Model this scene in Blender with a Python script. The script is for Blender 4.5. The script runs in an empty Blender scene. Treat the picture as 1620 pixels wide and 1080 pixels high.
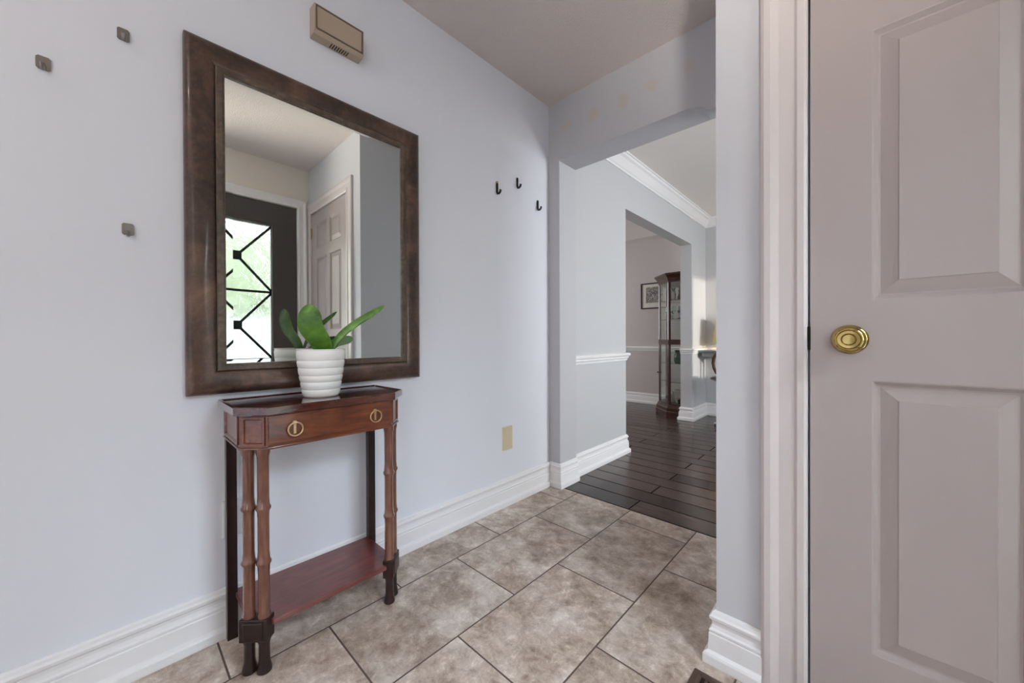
import bpy, bmesh, math, random
from mathutils import Vector, Matrix
random.seed(7)
S = bpy.context.scene
COL = S.collection
PI = math.pi

# ------------------------------------------------------------------ camera
CX, CH = 1.5222, 0.955
yaw, pit, rol = math.radians(43.3689), math.radians(0.2971), math.radians(-0.2256)
Fv = Vector((-math.sin(yaw)*math.cos(pit), math.cos(yaw)*math.cos(pit), -math.sin(pit)))
Rv = Vector((math.cos(yaw), math.sin(yaw), 0)); Uv = Rv.cross(Fv)
R2 = Rv*math.cos(rol)+Uv*math.sin(rol); U2 = Uv*math.cos(rol)-Rv*math.sin(rol)
cam_data = bpy.data.cameras.new('camera'); cam = bpy.data.objects.new('camera', cam_data); COL.objects.link(cam)
cam.matrix_world = Matrix(((R2.x, U2.x, -Fv.x, CX), (R2.y, U2.y, -Fv.y, 0), (R2.z, U2.z, -Fv.z, CH), (0, 0, 0, 1)))
cam_data.sensor_width = 36; cam_data.lens = 594.03*36/1620; cam_data.clip_start = .02
S.camera = cam
S.view_settings.view_transform = 'Standard'; S.view_settings.look = 'None'
S.view_settings.gamma = 1; S.view_settings.use_curve_mapping = False
S.view_settings.exposure = 0.13

# ------------------------------------------------------------------ world and lights
def lin(c):
    if isinstance(c, str): c = [int(c[i:i+2], 16)/255 for i in (0, 2, 4)]
    return tuple((v/12.92 if v <= .04045 else ((v+.055)/1.055)**2.4) for v in c)+(1,)
w = bpy.data.worlds.new('sky'); S.world = w; w.use_nodes = True
bgn = w.node_tree.nodes['Background']; bgn.inputs[0].default_value = (.86, .94, 1, 1); bgn.inputs[1].default_value = 2.6

def light(name, kind, loc, target, power, color=(1, 1, 1), **kw):
    d = bpy.data.lights.new(name, kind); d.energy = power; d.color = color
    for k, v in kw.items(): setattr(d, k, v)
    o = bpy.data.objects.new(name, d); COL.objects.link(o); o.location = loc
    v = Vector(target)-Vector(loc)
    o.rotation_euler = v.to_track_quat('-Z', 'Y').to_euler()
    return o
# low sun that comes through the window of the hall and rakes its far corner
SUN = Vector((-.90, .25, -.10))
PW = dict(sky=4.2, sun=1.9, porch=30, door=760, ceiling_fill=720, hall=58, dining=21, lamp=8, bulb=2.8)
bgn.inputs[1].default_value = PW['sky']
light('sun', 'SUN', (6, 2, 3), (6+SUN.x, 2+SUN.y, 3+SUN.z), PW['sun'], (1, .93, .82), angle=.02)
# daylight outside the windows
light('daylight_beside_porch', 'AREA', (4.2, -.15, 1.5), (0, 1.4, .9), PW['porch'], (1, .95, .88), shape='RECTANGLE', size=.9, size_y=1.5)
light('daylight_above_porch', 'AREA', (4.4, .75, 3.3), (.6, .75, .3), PW['door'], (.72, .83, 1), shape='RECTANGLE', size=2.0, size_y=1.2)
light('ceiling_fill_spot', 'SPOT', (2.60, -1.90, .60), (1.70, .80, 2.48), PW['ceiling_fill'], (1, .93, .84), spot_size=.70, spot_blend=1, shadow_soft_size=.30)  # spot added to brighten the ceiling and wall tops near the entry
light('daylight_added_hall_window', 'AREA', (3.75, 3.05, 1.4), (0, 3.2, 1.45), PW['hall'], (.93, .97, 1), shape='RECTANGLE', size=1.0, size_y=1.5)  # lamp behind an unseen window, added to brighten the hall
light('daylight_dining_window', 'AREA', (-3.45, 3.6, 1.5), (0, 4.2, 1.2), PW['dining'], (1, .93, .90), shape='RECTANGLE', size=1.3, size_y=1.4)
# foyer ceiling lamp
light('foyer_lamp_light', 'POINT', (.78, -1.05, 2.30), (.78, -1.05, 0), PW['lamp'], (1, .90, .82), shadow_soft_size=.03)

# ------------------------------------------------------------------ materials
def mat(name, color, rough=.5, metal=0, spec=.5, coat=0, emis=None, estr=0):
    m = bpy.data.materials.new(name); m.use_nodes = True
    b = m.node_tree.nodes['Principled BSDF']
    b.inputs['Base Color'].default_value = lin(color); b.inputs['Roughness'].default_value = rough
    b.inputs['Metallic'].default_value = metal; b.inputs['Specular IOR Level'].default_value = spec
    b.inputs['Coat Weight'].default_value = coat; b.inputs['Coat Roughness'].default_value = .08
    if emis: b.inputs['Emission Color'].default_value = lin(emis); b.inputs['Emission Strength'].default_value = estr
    return m
class G:
    def __init__(s, m): s.m = m; s.t = m.node_tree; s.b = s.t.nodes['Principled BSDF']; s.c = None
    def n(s, typ, **kw):
        o = s.t.nodes.new(typ)
        for k, v in kw.items():
            if k.startswith('i_'):
                key = k[2:]; key = int(key) if key.isdigit() else key.replace('_', ' ')
                o.inputs[key].default_value = v
            else: setattr(o, k, v)
        return o
    def l(s, a, b): s.t.links.new(a, b)
    def pos(s):
        if not s.c: s.c = s.n('ShaderNodeTexCoord')
        return s.c.outputs['Object']
    def mapping(s, scale=(1, 1, 1), loc=(0, 0, 0), rot=(0, 0, 0)):
        m = s.n('ShaderNodeMapping'); m.inputs['Scale'].default_value = scale; m.inputs['Location'].default_value = loc; m.inputs['Rotation'].default_value = rot
        s.l(s.pos(), m.inputs['Vector']); return m.outputs[0]
    def noise(s, scale, detail=4, vec=None, rough=.5, dist=0):
        o = s.n('ShaderNodeTexNoise'); o.inputs['Scale'].default_value = scale; o.inputs['Detail'].default_value = detail
        o.inputs['Roughness'].default_value = rough; o.inputs['Distortion'].default_value = dist
        s.l(vec or s.pos(), o.inputs['Vector']); return o.outputs['Fac']
    def ramp(s, fac, stops):
        r = s.n('ShaderNodeValToRGB'); e = r.color_ramp.elements
        while len(e) < len(stops): e.new(.5)
        for el, (p, c) in zip(e, stops): el.position = p; el.color = lin(c)
        s.l(fac, r.inputs[0]); return r.outputs[0]
    def mix(s, fac, a, b, mode='MIX'):
        o = s.n('ShaderNodeMix', data_type='RGBA', blend_type=mode)
        for i, v in ((0, fac), (6, a), (7, b)):
            if isinstance(v, (int, float, tuple)): o.inputs[i].default_value = v
            else: s.l(v, o.inputs[i])
        return o.outputs[2]
    def bump(s, h, strength=.2, dist=.01, prev=None):
        o = s.n('ShaderNodeBump'); o.inputs['Strength'].default_value = strength; o.inputs['Distance'].default_value = dist
        s.l(h, o.inputs['Height'])
        if prev: s.l(prev, o.inputs['Normal'])
        s.l(o.outputs[0], s.b.inputs['Normal']); return o.outputs[0]
    def col(s, c): s.l(c, s.b.inputs['Base Color'])
    def rough(s, c): s.l(c, s.b.inputs['Roughness'])
    def math(s, op, a, b=None):
        o = s.n('ShaderNodeMath', operation=op)
        for i, v in enumerate((a, b)):
            if v is None: continue
            if isinstance(v, (int, float)): o.inputs[i].default_value = v
            else: s.l(v, o.inputs[i])
        return o.outputs[0]

def paint(name, c, rough=.55, bump=.03):
    m = mat(name, c, rough, spec=.35); g = G(m)
    n = g.noise(3, 3); g.col(g.mix(g.math('MULTIPLY', n, .10), lin(c), lin([int(c[i:i+2], 16)/255*.93 for i in (0, 2, 4)])))
    g.bump(g.noise(260, 2), bump, .002); return m
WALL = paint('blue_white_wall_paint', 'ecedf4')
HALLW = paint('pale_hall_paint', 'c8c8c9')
DINW = paint('beige_dining_paint', 'c6bebb')
TRIM = paint('white_gloss_trim', 'f2f0f0', .28, .015)
DOORW = paint('shaded_white_door_paint', 'afa3a0', .33, .03)  # white paint darkened, the door's shade is put into the colour
def door_grain():
    g = G(DOORW); g.t.links.remove(g.b.inputs['Normal'].links[0])
    n = g.noise(1, 5, g.mapping((160, 160, 7)), .6, .4)
    g.bump(n, .16, .003)
door_grain()
def ceiling_mat():
    m = mat('stippled_ceiling', 'dfd4cf', .9, spec=.15); g = G(m)
    n = g.noise(120, 6, rough=.7); g.bump(n, .5, .008); return m
CEIL = ceiling_mat()
CEIL2 = paint('smooth_ceiling_paint', 'f0eae5', .8, .2)
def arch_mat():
    m = paint('shaded_arch_wall_paint_with_stencil_marks', 'c6c5c8'); g = G(m)  # wall paint darkened to carry the header's shade; stencil marks are real
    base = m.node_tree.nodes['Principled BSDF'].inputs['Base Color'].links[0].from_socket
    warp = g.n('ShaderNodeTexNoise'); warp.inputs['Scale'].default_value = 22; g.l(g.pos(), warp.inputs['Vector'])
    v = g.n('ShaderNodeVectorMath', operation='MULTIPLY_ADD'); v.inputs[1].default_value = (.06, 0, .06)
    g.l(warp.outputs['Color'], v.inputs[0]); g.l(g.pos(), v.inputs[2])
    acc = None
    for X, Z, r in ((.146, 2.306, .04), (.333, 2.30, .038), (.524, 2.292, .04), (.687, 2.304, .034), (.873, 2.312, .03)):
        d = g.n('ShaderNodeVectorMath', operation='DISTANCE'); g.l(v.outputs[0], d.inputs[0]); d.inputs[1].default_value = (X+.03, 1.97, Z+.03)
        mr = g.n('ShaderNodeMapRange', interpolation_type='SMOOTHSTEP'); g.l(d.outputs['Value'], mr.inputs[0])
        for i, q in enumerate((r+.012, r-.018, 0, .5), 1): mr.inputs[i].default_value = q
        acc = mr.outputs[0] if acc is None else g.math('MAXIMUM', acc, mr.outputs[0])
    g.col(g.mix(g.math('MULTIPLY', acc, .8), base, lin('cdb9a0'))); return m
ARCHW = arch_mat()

def tile_mat():
    m = mat('travertine_tile', 'b3a598', .35, spec=.5); g = G(m)
    sep = g.n('ShaderNodeSeparateXYZ'); g.l(g.pos(), sep.inputs[0])
    cmb = g.n('ShaderNodeCombineXYZ')
    g.l(g.math('SUBTRACT', sep.outputs[1], 1.826), cmb.inputs[0]); g.l(g.math('SUBTRACT', sep.outputs[0], .2185), cmb.inputs[1])
    br = g.n('ShaderNodeTexBrick', offset=.5, offset_frequency=2, squash=1)
    br.inputs['Scale'].default_value = 1; br.inputs['Brick Width'].default_value = .536; br.inputs['Row Height'].default_value = .3459
    br.inputs['Mortar Size'].default_value = .0028; br.inputs['Mortar Smooth'].default_value = .15; br.inputs['Bias'].default_value = 0
    br.inputs['Color1'].default_value = (0, 0, 0, 1); br.inputs['Color2'].default_value = (1, 1, 1, 1); br.inputs['Mortar'].default_value = (.5, .5, .5, 1)
    g.l(cmb.outputs[0], br.inputs['Vector'])
    # every tile gets its own patch of veining
    off = g.n('ShaderNodeVectorMath', operation='MULTIPLY_ADD'); off.inputs[1].default_value = (9, 5, 3)
    g.l(br.outputs['Color'], off.inputs[0]); g.l(g.pos(), off.inputs[2])
    n1 = g.noise(6, 9, off.outputs[0], .6, .5); n2 = g.noise(20, 12, off.outputs[0], .84, .3)
    c1 = g.ramp(n1, [(.38, '85705f'), (.47, 'ae9a8b'), (.54, 'c8b9ac'), (.62, 'e8ddd2')])
    c2 = g.ramp(n2, [(.40, '75614f'), (.475, 'b29f8e'), (.54, 'c8b8a8'), (.61, 'f8eee2')])
    c = g.mix(.5, c1, c2)
    tv = g.n('ShaderNodeHueSaturation'); g.l(c, tv.inputs['Color'])
    g.l(g.math('ADD', g.math('MULTIPLY', br.outputs['Color'], .16), .92), tv.inputs['Value'])
    g.col(g.mix(br.outputs['Fac'], tv.outputs[0], lin('5b4a42')))
    g.rough(g.math('ADD', g.math('MULTIPLY', br.outputs['Fac'], .45), g.math('ADD', g.math('MULTIPLY', n2, .25), .20)))
    inv = g.math('SUBTRACT', 1, br.outputs['Fac'])
    nb = g.bump(n2, .08, .004); g.bump(inv, .6, .0025, nb)
    return m
TILE = tile_mat()
def plank_mat():
    m = mat('dark_hardwood', '43302c', .25, spec=.5, coat=.0); g = G(m)
    br = g.n('ShaderNodeTexBrick', offset=.37, offset_frequency=2)
    br.inputs['Scale'].default_value = 1; br.inputs['Brick Width'].default_value = 1.5; br.inputs['Row Height'].default_value = .150
    br.inputs['Mortar Size'].default_value = .0042; br.inputs['Mortar Smooth'].default_value = .2
    br.inputs['Color1'].default_value = lin('3a2c27'); br.inputs['Color2'].default_value = lin('75615a'); br.inputs['Mortar'].default_value = lin('1a100e')
    g.l(g.mapping(loc=(.95, -2.127+.150*20, 0)), br.inputs['Vector'])
    n = g.noise(1, 6, g.mapping((5, 70, 5)), .65, .6)
    c = g.mix(.55, br.outputs['Color'], g.ramp(n, [(.3, '3e302b'), (.55, '4d3d37'), (.8, '605048')]), 'OVERLAY')
    g.col(g.mix(br.outputs['Fac'], c, lin('0c0706'))); g.rough(g.math('ADD', g.math('MULTIPLY', br.outputs['Fac'], .7), g.math('ADD', g.math('MULTIPLY', n, .12), .16))); g.l(g.math('MULTIPLY', g.math('SUBTRACT', 1, br.outputs['Fac']), .5), g.b.inputs['Specular IOR Level'])
    nb = g.bump(n, .03, .001); g.bump(g.math('SUBTRACT', 1, br.outputs['Fac']), .5, .002, nb)
    return m
PLANK = plank_mat()
def wood(name, a, b, c, rough=.22, axis=(4, 4, 60), coat=.5):
    m = mat(name, b, rough, coat=coat); g = G(m)
    n = g.noise(1, 7, g.mapping(axis), .6, 1.2); n2 = g.noise(14, 3)
    col = g.ramp(n, [(.3, a), (.52, b), (.75, c)])
    g.col(g.mix(.25, col, g.ramp(n2, [(.35, a), (.65, c)]))); g.bump(n, .04, .001); return m
MAHOG = wood('mahogany_red', '48200f', '6b331d', '87502f', axis=(40, 5, 40))
MAHOGV = wood('mahogany_turned', '4f291b', '6d4130', '84594a', .16, (50, 50, 4), .8)
MAHOGT = wood('mahogany_top', '35150e', '4c2118', '5d2c20', .13, (50, 5, 50), .9)
MAHOGD = wood('mahogany_dark', '120706', '200c0a', '301511', .3, (50, 50, 6), .15)
SHELFM = wood('mahogany_shelf', '582a26', '6e3a34', '804a44', .28, (60, 6, 60), .3)
CABM = wood('cabinet_brown', '27130d', '3f2318', '573426', .3, (40, 40, 5))
BRASS = mat('polished_brass', 'b39c62', .13, 1)
BRASSP = mat('pale_antique_brass', 'd3b58c', .3, 1)
STEEL = mat('brushed_nickel', '8f8a85', .4, 1)
BLACKM = mat('black_enamel', '121012', .35)
BEIGEP = mat('beige_plastic', 'b7a48f', .5); IVORY = mat('ivory_plastic', 'd9cbab', .4); WHITEP = mat('white_plastic', 'dcdcdf', .35)
SLOT = mat('dark_slot', '17110d', .8)
REG = mat('brown_register_metal', '5a463c', .45, .4)
DARKDOOR = mat('dark_bronze_door_paint', '4c4744', .42); 
def mir_frame():
    m = mat('bronze_mirror_frame', '4a372d', .38, .25, coat=.15); g = G(m)
    n = g.noise(5, 8, rough=.65, dist=.5); n2 = g.noise(60, 5, rough=.7)
    c = g.ramp(n, [(.34, '2e211c'), (.48, '4e3b32'), (.58, '6c5142'), (.70, '8f6d56')])
    g.col(g.mix(.35, c, g.ramp(n2, [(.3, '150f0d'), (.55, '4d3a30'), (.75, '7b604e')])))
    g.bump(n2, .25, .002); return m
MFR = mir_frame()
MBEAD = wood('bronze_bead', '3a2e26', '5a4a3e', '7a6857', .38, (30, 30, 30), .1)
MIRROR = mat('mirror_silver', 'e9eeea', .0, 1)
CERAM = mat('white_ceramic', 'f7f4ef', .35, coat=.3)
SOIL = mat('potting_bark', '3a2a1e', .9)
def leaf_mat():
    m = mat('orchid_leaf', '3c6b22', .36, spec=.45, coat=.15); g = G(m)
    n = g.noise(16, 4, dist=.5); g.col(g.ramp(n, [(.3, '2c4a12'), (.5, '4e7a24'), (.7, '74a040')]))
    g.b.inputs['Subsurface Weight'].default_value = 0; return m
LEAF = leaf_mat()
LEAFB = mat('pale_leaf_green', '64835a', .4)
def glass(name, rough=0, color='f4faf6', bump=0):
    m = bpy.data.materials.new(name); m.use_nodes = True; t = m.node_tree; t.nodes.clear()
    o = t.nodes.new('ShaderNodeOutputMaterial'); b = t.nodes.new('ShaderNodeBsdfPrincipled')
    b.inputs['Base Color'].default_value = lin(color); b.inputs['Roughness'].default_value = rough
    b.inputs['Transmission Weight'].default_value = 1; b.inputs['IOR'].default_value = 1.45
    if bump:
        tc = t.nodes.new('ShaderNodeTexCoord'); n = t.nodes.new('ShaderNodeTexNoise'); n.inputs['Scale'].default_value = 14; n.inputs['Detail'].default_value = 4; n.inputs['Distortion'].default_value = 2.0
        bp = t.nodes.new('ShaderNodeBump'); bp.inputs['Strength'].default_value = bump; bp.inputs['Distance'].default_value = .02
        t.links.new(tc.outputs['Object'], n.inputs['Vector']); t.links.new(n.outputs[0], bp.inputs['Height']); t.links.new(bp.outputs[0], b.inputs['Normal'])
    t.links.new(b.outputs[0], o.inputs[0]); return m
TEXGLASS = glass('textured_glass', .06, 'f0f5ee', .45)
def thin_glass(m, f):
    t = m.node_tree; o = t.nodes['Material Output']; b = o.inputs[0].links[0].from_node
    tr = t.nodes.new('ShaderNodeBsdfTransparent'); mx = t.nodes.new('ShaderNodeMixShader'); mx.inputs[0].default_value = f
    t.links.new(b.outputs[0], mx.inputs[1]); t.links.new(tr.outputs[0], mx.inputs[2]); t.links.new(mx.outputs[0], o.inputs[0])
thin_glass(TEXGLASS, .5)
CLEAR = glass('clear_glass', 0, 'f6faf8')
CRYSTAL = glass('crystal', .05, 'dfe6e6'); GREENG = glass('green_glass', .1, '2f7d62')
HEDGE = mat('hedge_green', 'a3ab92', .9); DRIVE = mat('pale_concrete_drive', 'b6b6b2', .9)
SHADE = mat('cream_lamp_shade', 'd8c48a', .8); PAPER = mat('white_paper', 'dad4cc', .8)

# ------------------------------------------------------------------ mesh helpers
def obj(name, bm, m, parent=None, smooth=False, bevel=0):
    me = bpy.data.meshes.new(name); bmesh.ops.recalc_face_normals(bm, faces=bm.faces); bm.to_mesh(me); bm.free()
    me.materials.append(m); o = bpy.data.objects.new(name, me); COL.objects.link(o)
    if parent: o.parent = parent
    if smooth:
        me.polygons.foreach_set('use_smooth', [True]*len(me.polygons))
        try: me.set_sharp_from_angle(angle=math.radians(38))
        except Exception: pass
    if bevel:
        b = o.modifiers.new('bevel', 'BEVEL'); b.width = bevel; b.segments = 2; b.limit_method = 'ANGLE'; b.angle_limit = math.radians(40)
    return o
def B(): return bmesh.new()
def box(bm, x0, x1, y0, y1, z0, z1):
    vs = [bm.verts.new((x, y, z)) for x in (x0, x1) for y in (y0, y1) for z in (z0, z1)]
    for f in ((0, 1, 3, 2), (4, 6, 7, 5), (0, 4, 5, 1), (2, 3, 7, 6), (0, 2, 6, 4), (1, 5, 7, 3)): bm.faces.new([vs[i] for i in f])
    return bm
def boxes(*bs):
    bm = B()
    for b in bs: box(bm, *b)
    return bm
def prism(bm, poly, z0, z1, z1poly=None):
    a = [bm.verts.new((x, y, z0)) for x, y in poly]; b = [bm.verts.new((x, y, z1)) for x, y in (z1poly or poly)]
    n = len(poly); bm.faces.new(a[::-1]); bm.faces.new(b)
    for i in range(n): bm.faces.new((a[i], a[(i+1) % n], b[(i+1) % n], b[i]))
    return bm
def lathe(bm, prof, c=(0, 0, 0), axis='Z', seg=32, cap=True):
    rings = []
    def P(r, h, a):
        u, v = r*math.cos(a), r*math.sin(a)
        p = {'Z': (u, v, h), '-Y': (u, -h, v), 'X': (h, u, v)}[axis]
        return (c[0]+p[0], c[1]+p[1], c[2]+p[2])
    for r, h in prof: rings.append([bm.verts.new(P(max(r, 1e-5), h, 2*PI*k/seg)) for k in range(seg)])
    for a, b in zip(rings, rings[1:]):
        for k in range(seg): bm.faces.new((a[k], a[(k+1) % seg], b[(k+1) % seg], b[k]))
    if cap: bm.faces.new(rings[0]); bm.faces.new(rings[-1])
    return bm
def tube(bm, pts, r, seg=10, closed=False, cap=True):
    pts = [Vector(p) for p in pts]; n = len(pts); rings = []; nrm = None
    for i, p in enumerate(pts):
        if closed: t = pts[(i+1) % n]-pts[i-1]
        else: t = pts[min(i+1, n-1)]-pts[max(i-1, 0)]
        t.normalize()
        if nrm is None: nrm = t.orthogonal().normalized()
        nrm = (nrm-t*nrm.dot(t)).normalized(); bi = t.cross(nrm)
        rr = r[i] if isinstance(r, (list, tuple)) else r
        rings.append([bm.verts.new(p+(nrm*math.cos(2*PI*k/seg)+bi*math.sin(2*PI*k/seg))*rr) for k in range(seg)])
    for i in range(n if closed else n-1):
        a, b = rings[i], rings[(i+1) % n]
        for k in range(seg): bm.faces.new((a[k], a[(k+1) % seg], b[(k+1) % seg], b[k]))
    if cap and not closed: bm.faces.new(rings[0]); bm.faces.new(rings[-1])
    return bm
def moulding(bm, path, prof, z0=0, side=1):
    """sweep a (thickness, height) profile along a plan path, mitred; room on the right of the path"""
    path = [Vector((p[0], p[1], 0)) for p in path]; n = len(path); rings = []
    for i, p in enumerate(path):
        ds = []
        if i > 0: ds.append((p-path[i-1]).normalized())
        if i < n-1: ds.append((path[i+1]-p).normalized())
        ns = [Vector((d.y, -d.x, 0))*side for d in ds]
        m = ns[0] if len(ns) == 1 else (ns[0]+ns[1])/(1+ns[0].dot(ns[1]))
        rings.append([bm.verts.new(p+m*t+Vector((0, 0, z0+h))) for t, h in prof])
    k = len(prof)
    for a, b in zip(rings, rings[1:]):
        for j in range(k): bm.faces.new((a[j], a[(j+1) % k], b[(j+1) % k], b[j]))
    bm.faces.new(rings[0]); bm.faces.new(rings[-1]); return bm
def frame_sweep(bm, origin, ux, uy, un, w, h, prof):
    """picture-frame sweep: prof = (inset, depth) around the rectangle w x h"""
    rings = []
    for t, d in prof:
        rings.append([bm.verts.new(origin+ux*a+uy*b+un*d) for a, b in ((t, t), (w-t, t), (w-t, h-t), (t, h-t))])
    for a, b in zip(rings, rings[1:]+rings[:1]):
        for j in range(4): bm.faces.new((a[j], a[(j+1) % 4], b[(j+1) % 4], b[j]))
    return bm
def struct(name, bm, m, **kw): o = obj(name, bm, m, **kw); o['kind'] = 'structure'; return o
def empty(name, loc=(0, 0, 0)):
    o = bpy.data.objects.new(name, None); COL.objects.link(o); o.location = loc; o.empty_display_size = .05; return o
def tag(o, label, cat, group=None):
    o['label'] = label; o['category'] = cat
    if group: o['group'] = group
    return o
def at(bm, loc): bmesh.ops.translate(bm, vec=-Vector(loc), verts=bm.verts); return bm   # world -> local of an empty at loc

# ------------------------------------------------------------------ setting
K = .967   # closet wall and entry wall distances
YA, YB, HC, HH = 1.970, 2.154, 2.484, 2.102      # arch wall front and back, ceiling, arch head
XJ, XH, XS, YD, XF = .085, .045, 1.199, 1.220, 2.238
YBACK = -2.2; HC2 = 2.45; YFAR = 5.12; YDIN = 5.42
struct('floor', boxes((0, XF, YBACK, YA, -.05, 0)), TILE)
fw = boxes((-3.3, 3.5, YB-.2+.016, YDIN, -.05, 0)); 
fw.free(); fw = B(); prism(fw, [(0, YA), (XS+.02, YA), (XS+.02, YB-.01), (3.5, YB-.01), (3.5, YFAR), (-.08, YFAR), (-.08, YDIN), (-3.3, YDIN), (-3.3, 2.3), (0, 2.3)], -.05, 0)
struct('floor_hall', fw, PLANK)
struct('ceiling', boxes((0, XF, YBACK, YA+.05, HC, HC+.06)), CEIL)
struct('ceiling_hall', boxes((-.08, 3.5, YB-.02, YFAR, HC2, HC2+.1)), CEIL2)
struct('ceiling_dining', boxes((-3.3, -.08, 2.3, YDIN, HC2, HC2+.1)), CEIL2)
struct('wall_left', boxes((-.12, 0, YBACK, YA+.02, 0, HC+.06)), WALL)
# arch wall: left stub plus header whose front edge dips near its right end
bm = boxes((-.08, XJ, YA, YB, 0, HH), (-.08, XJ, YA, YB, HH, HC+.06))
bm.free(); bm = B()
box(bm, -.08, XJ, YA, YB, 0, HC+.06)
front = [(XJ, HH), (.87, HH), (.93, 2.088), (1.0, 2.055), (XS, 1.99)]
fv = [bm.verts.new((a, YA, b)) for a, b in front]; bv = [bm.verts.new((a, YB, HH)) for a, b in front]
ft = [bm.verts.new((a, YA, HC+.06)) for a, b in front]; bt = [bm.verts.new((a, YB, HC+.06)) for a, b in front]
for i in range(len(front)-1):
    bm.faces.new((fv[i], fv[i+1], ft[i+1], ft[i])); bm.faces.new((bv[i], bt[i], bt[i+1], bv[i+1])); bm.faces.new((fv[i], bv[i], bv[i+1], fv[i+1])); bm.faces.new((ft[i], ft[i+1], bt[i+1], bt[i]))
bm.faces.new((fv[-1], bv[-1], bt[-1], ft[-1])); bm.faces.new((fv[0], ft[0], bt[0], bv[0]))
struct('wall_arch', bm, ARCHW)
# closet block: closet wall with the door hole, its return towards the arch
kx = lambda v: CX+(v-CX)*K
kz = lambda v: CH+(v-CH)*K
DX0, DX1, DZ = kx(1.409), kx(2.180), kz(2.116)
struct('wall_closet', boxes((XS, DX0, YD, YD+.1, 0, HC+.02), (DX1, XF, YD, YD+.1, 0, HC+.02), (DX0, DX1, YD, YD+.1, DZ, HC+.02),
       (XS, XS+.1, YD+.1, YB, 0, HC+.02), (XS+.1, 3.5, YB-.1, YB, 0, HC+.02)), paint('shaded_closet_wall_paint', 'd0cfd3'))  # same paint as the left wall, darkened to hold this wall's shade
# front-door wall (+X) with door hole
FY0, FY1, FZ = .246*K, 1.166*K, kz(2.172)
struct('wall_front', boxes((XF, XF+.14, YBACK, -1.5, 0, HC+.06), (XF, XF+.14, -.65, FY0, 0, HC+.06), (XF, XF+.14, -1.5, -.65, 0, .45), (XF, XF+.14, -1.5, -.65, 2.2, HC+.06), (XF, XF+.14, FY1, YD+.1, 0, HC+.06), (XF, XF+.14, FY0, FY1, FZ, HC+.06)), paint('cream_entry_wall', 'ece3d8'))
# back wall of the foyer with a window
struct('wall_back', boxes((0, XF+.14, YBACK-.1, YBACK, 0, HC+.06)), WALL)
# hall left wall with the wide opening to the dining room and the pier beyond
OY0, OY1, OZ = 2.962, 4.600, 2.052
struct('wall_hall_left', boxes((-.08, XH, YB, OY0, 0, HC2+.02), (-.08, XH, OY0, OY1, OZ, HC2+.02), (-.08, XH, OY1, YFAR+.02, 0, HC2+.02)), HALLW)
struct('wall_hall_far', boxes((-.08, 3.6, YFAR, YFAR+.1, 0, HC2+.02)), HALLW)
WY = [(2.35, 3.45, .65, 2.15), (3.62, 4.75, .83, 2.11)]  # first window is unseen, added for hall light; second lets the sun in
struct('wall_hall_right', boxes((3.5, 3.6, YB-.1, 2.35, 0, HC2+.02), (3.5, 3.6, 3.45, 3.62, 0, HC2+.02), (3.5, 3.6, 4.75, YFAR+.1, 0, HC2+.02),
       (3.5, 3.6, 2.35, 3.45, 0, .65), (3.5, 3.6, 2.35, 3.45, 2.15, HC2+.02), (3.5, 3.6, 3.62, 4.75, 0, .83), (3.5, 3.6, 3.62, 4.75, 2.11, HC2+.02)), HALLW)
for n, (a, b, c, d) in zip((2, 3), WY):
    bm = B(); frame_sweep(bm, Vector((3.6, a, c)), Vector((0, 1, 0)), Vector((0, 0, 1)), Vector((-1, 0, 0)), b-a, d-c, [(0, 0), (0, .06), (.035, .06), (.035, 0)])
    struct('window_%d' % (n-1), bm, TRIM)
struct('wall_dining_far', boxes((-3.3, -.08, YDIN, YDIN+.1, 0, HC2+.02)), DINW)
struct('wall_dining_near', boxes((-3.3, -.08, 2.2, 2.3, 0, HC2+.02)), DINW)
struct('wall_dining_left', boxes((-3.4, -3.3, 2.2, 2.9, 0, HC2+.02), (-3.4, -3.3, 4.3, YDIN+.1, 0, HC2+.02), (-3.4, -3.3, 2.9, 4.3, 0, .8), (-3.4, -3.3, 2.9, 4.3, 2.2, HC2+.02)), DINW)
bm = B(); frame_sweep(bm, Vector((-3.4, 2.9, .8)), Vector((0, 1, 0)), Vector((0, 0, 1)), Vector((1, 0, 0)), 1.4, 1.4, [(0, 0), (0, .08), (.05, .08), (.05, 0)])
struct('window_3', bm, TRIM)
bm = B(); frame_sweep(bm, Vector((XF+.14, -1.5, .45)), Vector((0, 1, 0)), Vector((0, 0, 1)), Vector((-1, 0, 0)), .85, 1.75, [(0, 0), (0, .08), (.04, .08), (.04, 0)]); struct('window_4', bm, TRIM)  # unseen window, added to let fill light into the foyer
# exterior seen through the front door's glass
struct('ground_outside', boxes((XF+.14, 16, -9, 12, -.2, -.1)), DRIVE)

BASE = [(0, 0), (.029, 0), (.030, .004), (.030, .026), (.027, .032), (.018, .038), (.017, .086), (.014, .089), (.016, .093), (.016, .098), (.011, .102), (.009, .112), (.010, .122), (.015, .128), (.016, .136), (.011, .141), (.009, .148), (.004, .152), (0, .152)]
def base(name, path, z=0):
    bm = B(); moulding(bm, path, BASE, z); return struct(name, bm, TRIM)
base('baseboard_left', [(0, YBACK), (0, YA), (XJ, YA), (XJ, YB-.0)])
base('baseboard_hall_left', [(XH, YB), (XH, OY0), (-.08, OY0), (-.08, 2.3)])
base('baseboard_hall_far', [(-.08, YDIN), (-.08, OY1), (XH, OY1), (XH, YFAR), (3.5, YFAR)])
base('baseboard_dining', [(-3.3, 2.3), (-3.3, YDIN), (-.08, YDIN)])
base('baseboard_closet', [(XS, YB), (XS, YD), (kx(1.308), YD)])
base('baseboard_front', [(XF, FY0-.085), (XF, YBACK), (0, YBACK)])
RAIL = [(0, 0), (.008, .002), (.010, .016), (.018, .024), (.018, .036), (.028, .044), (.030, .056), (.024, .064), (0, .068)]
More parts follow.
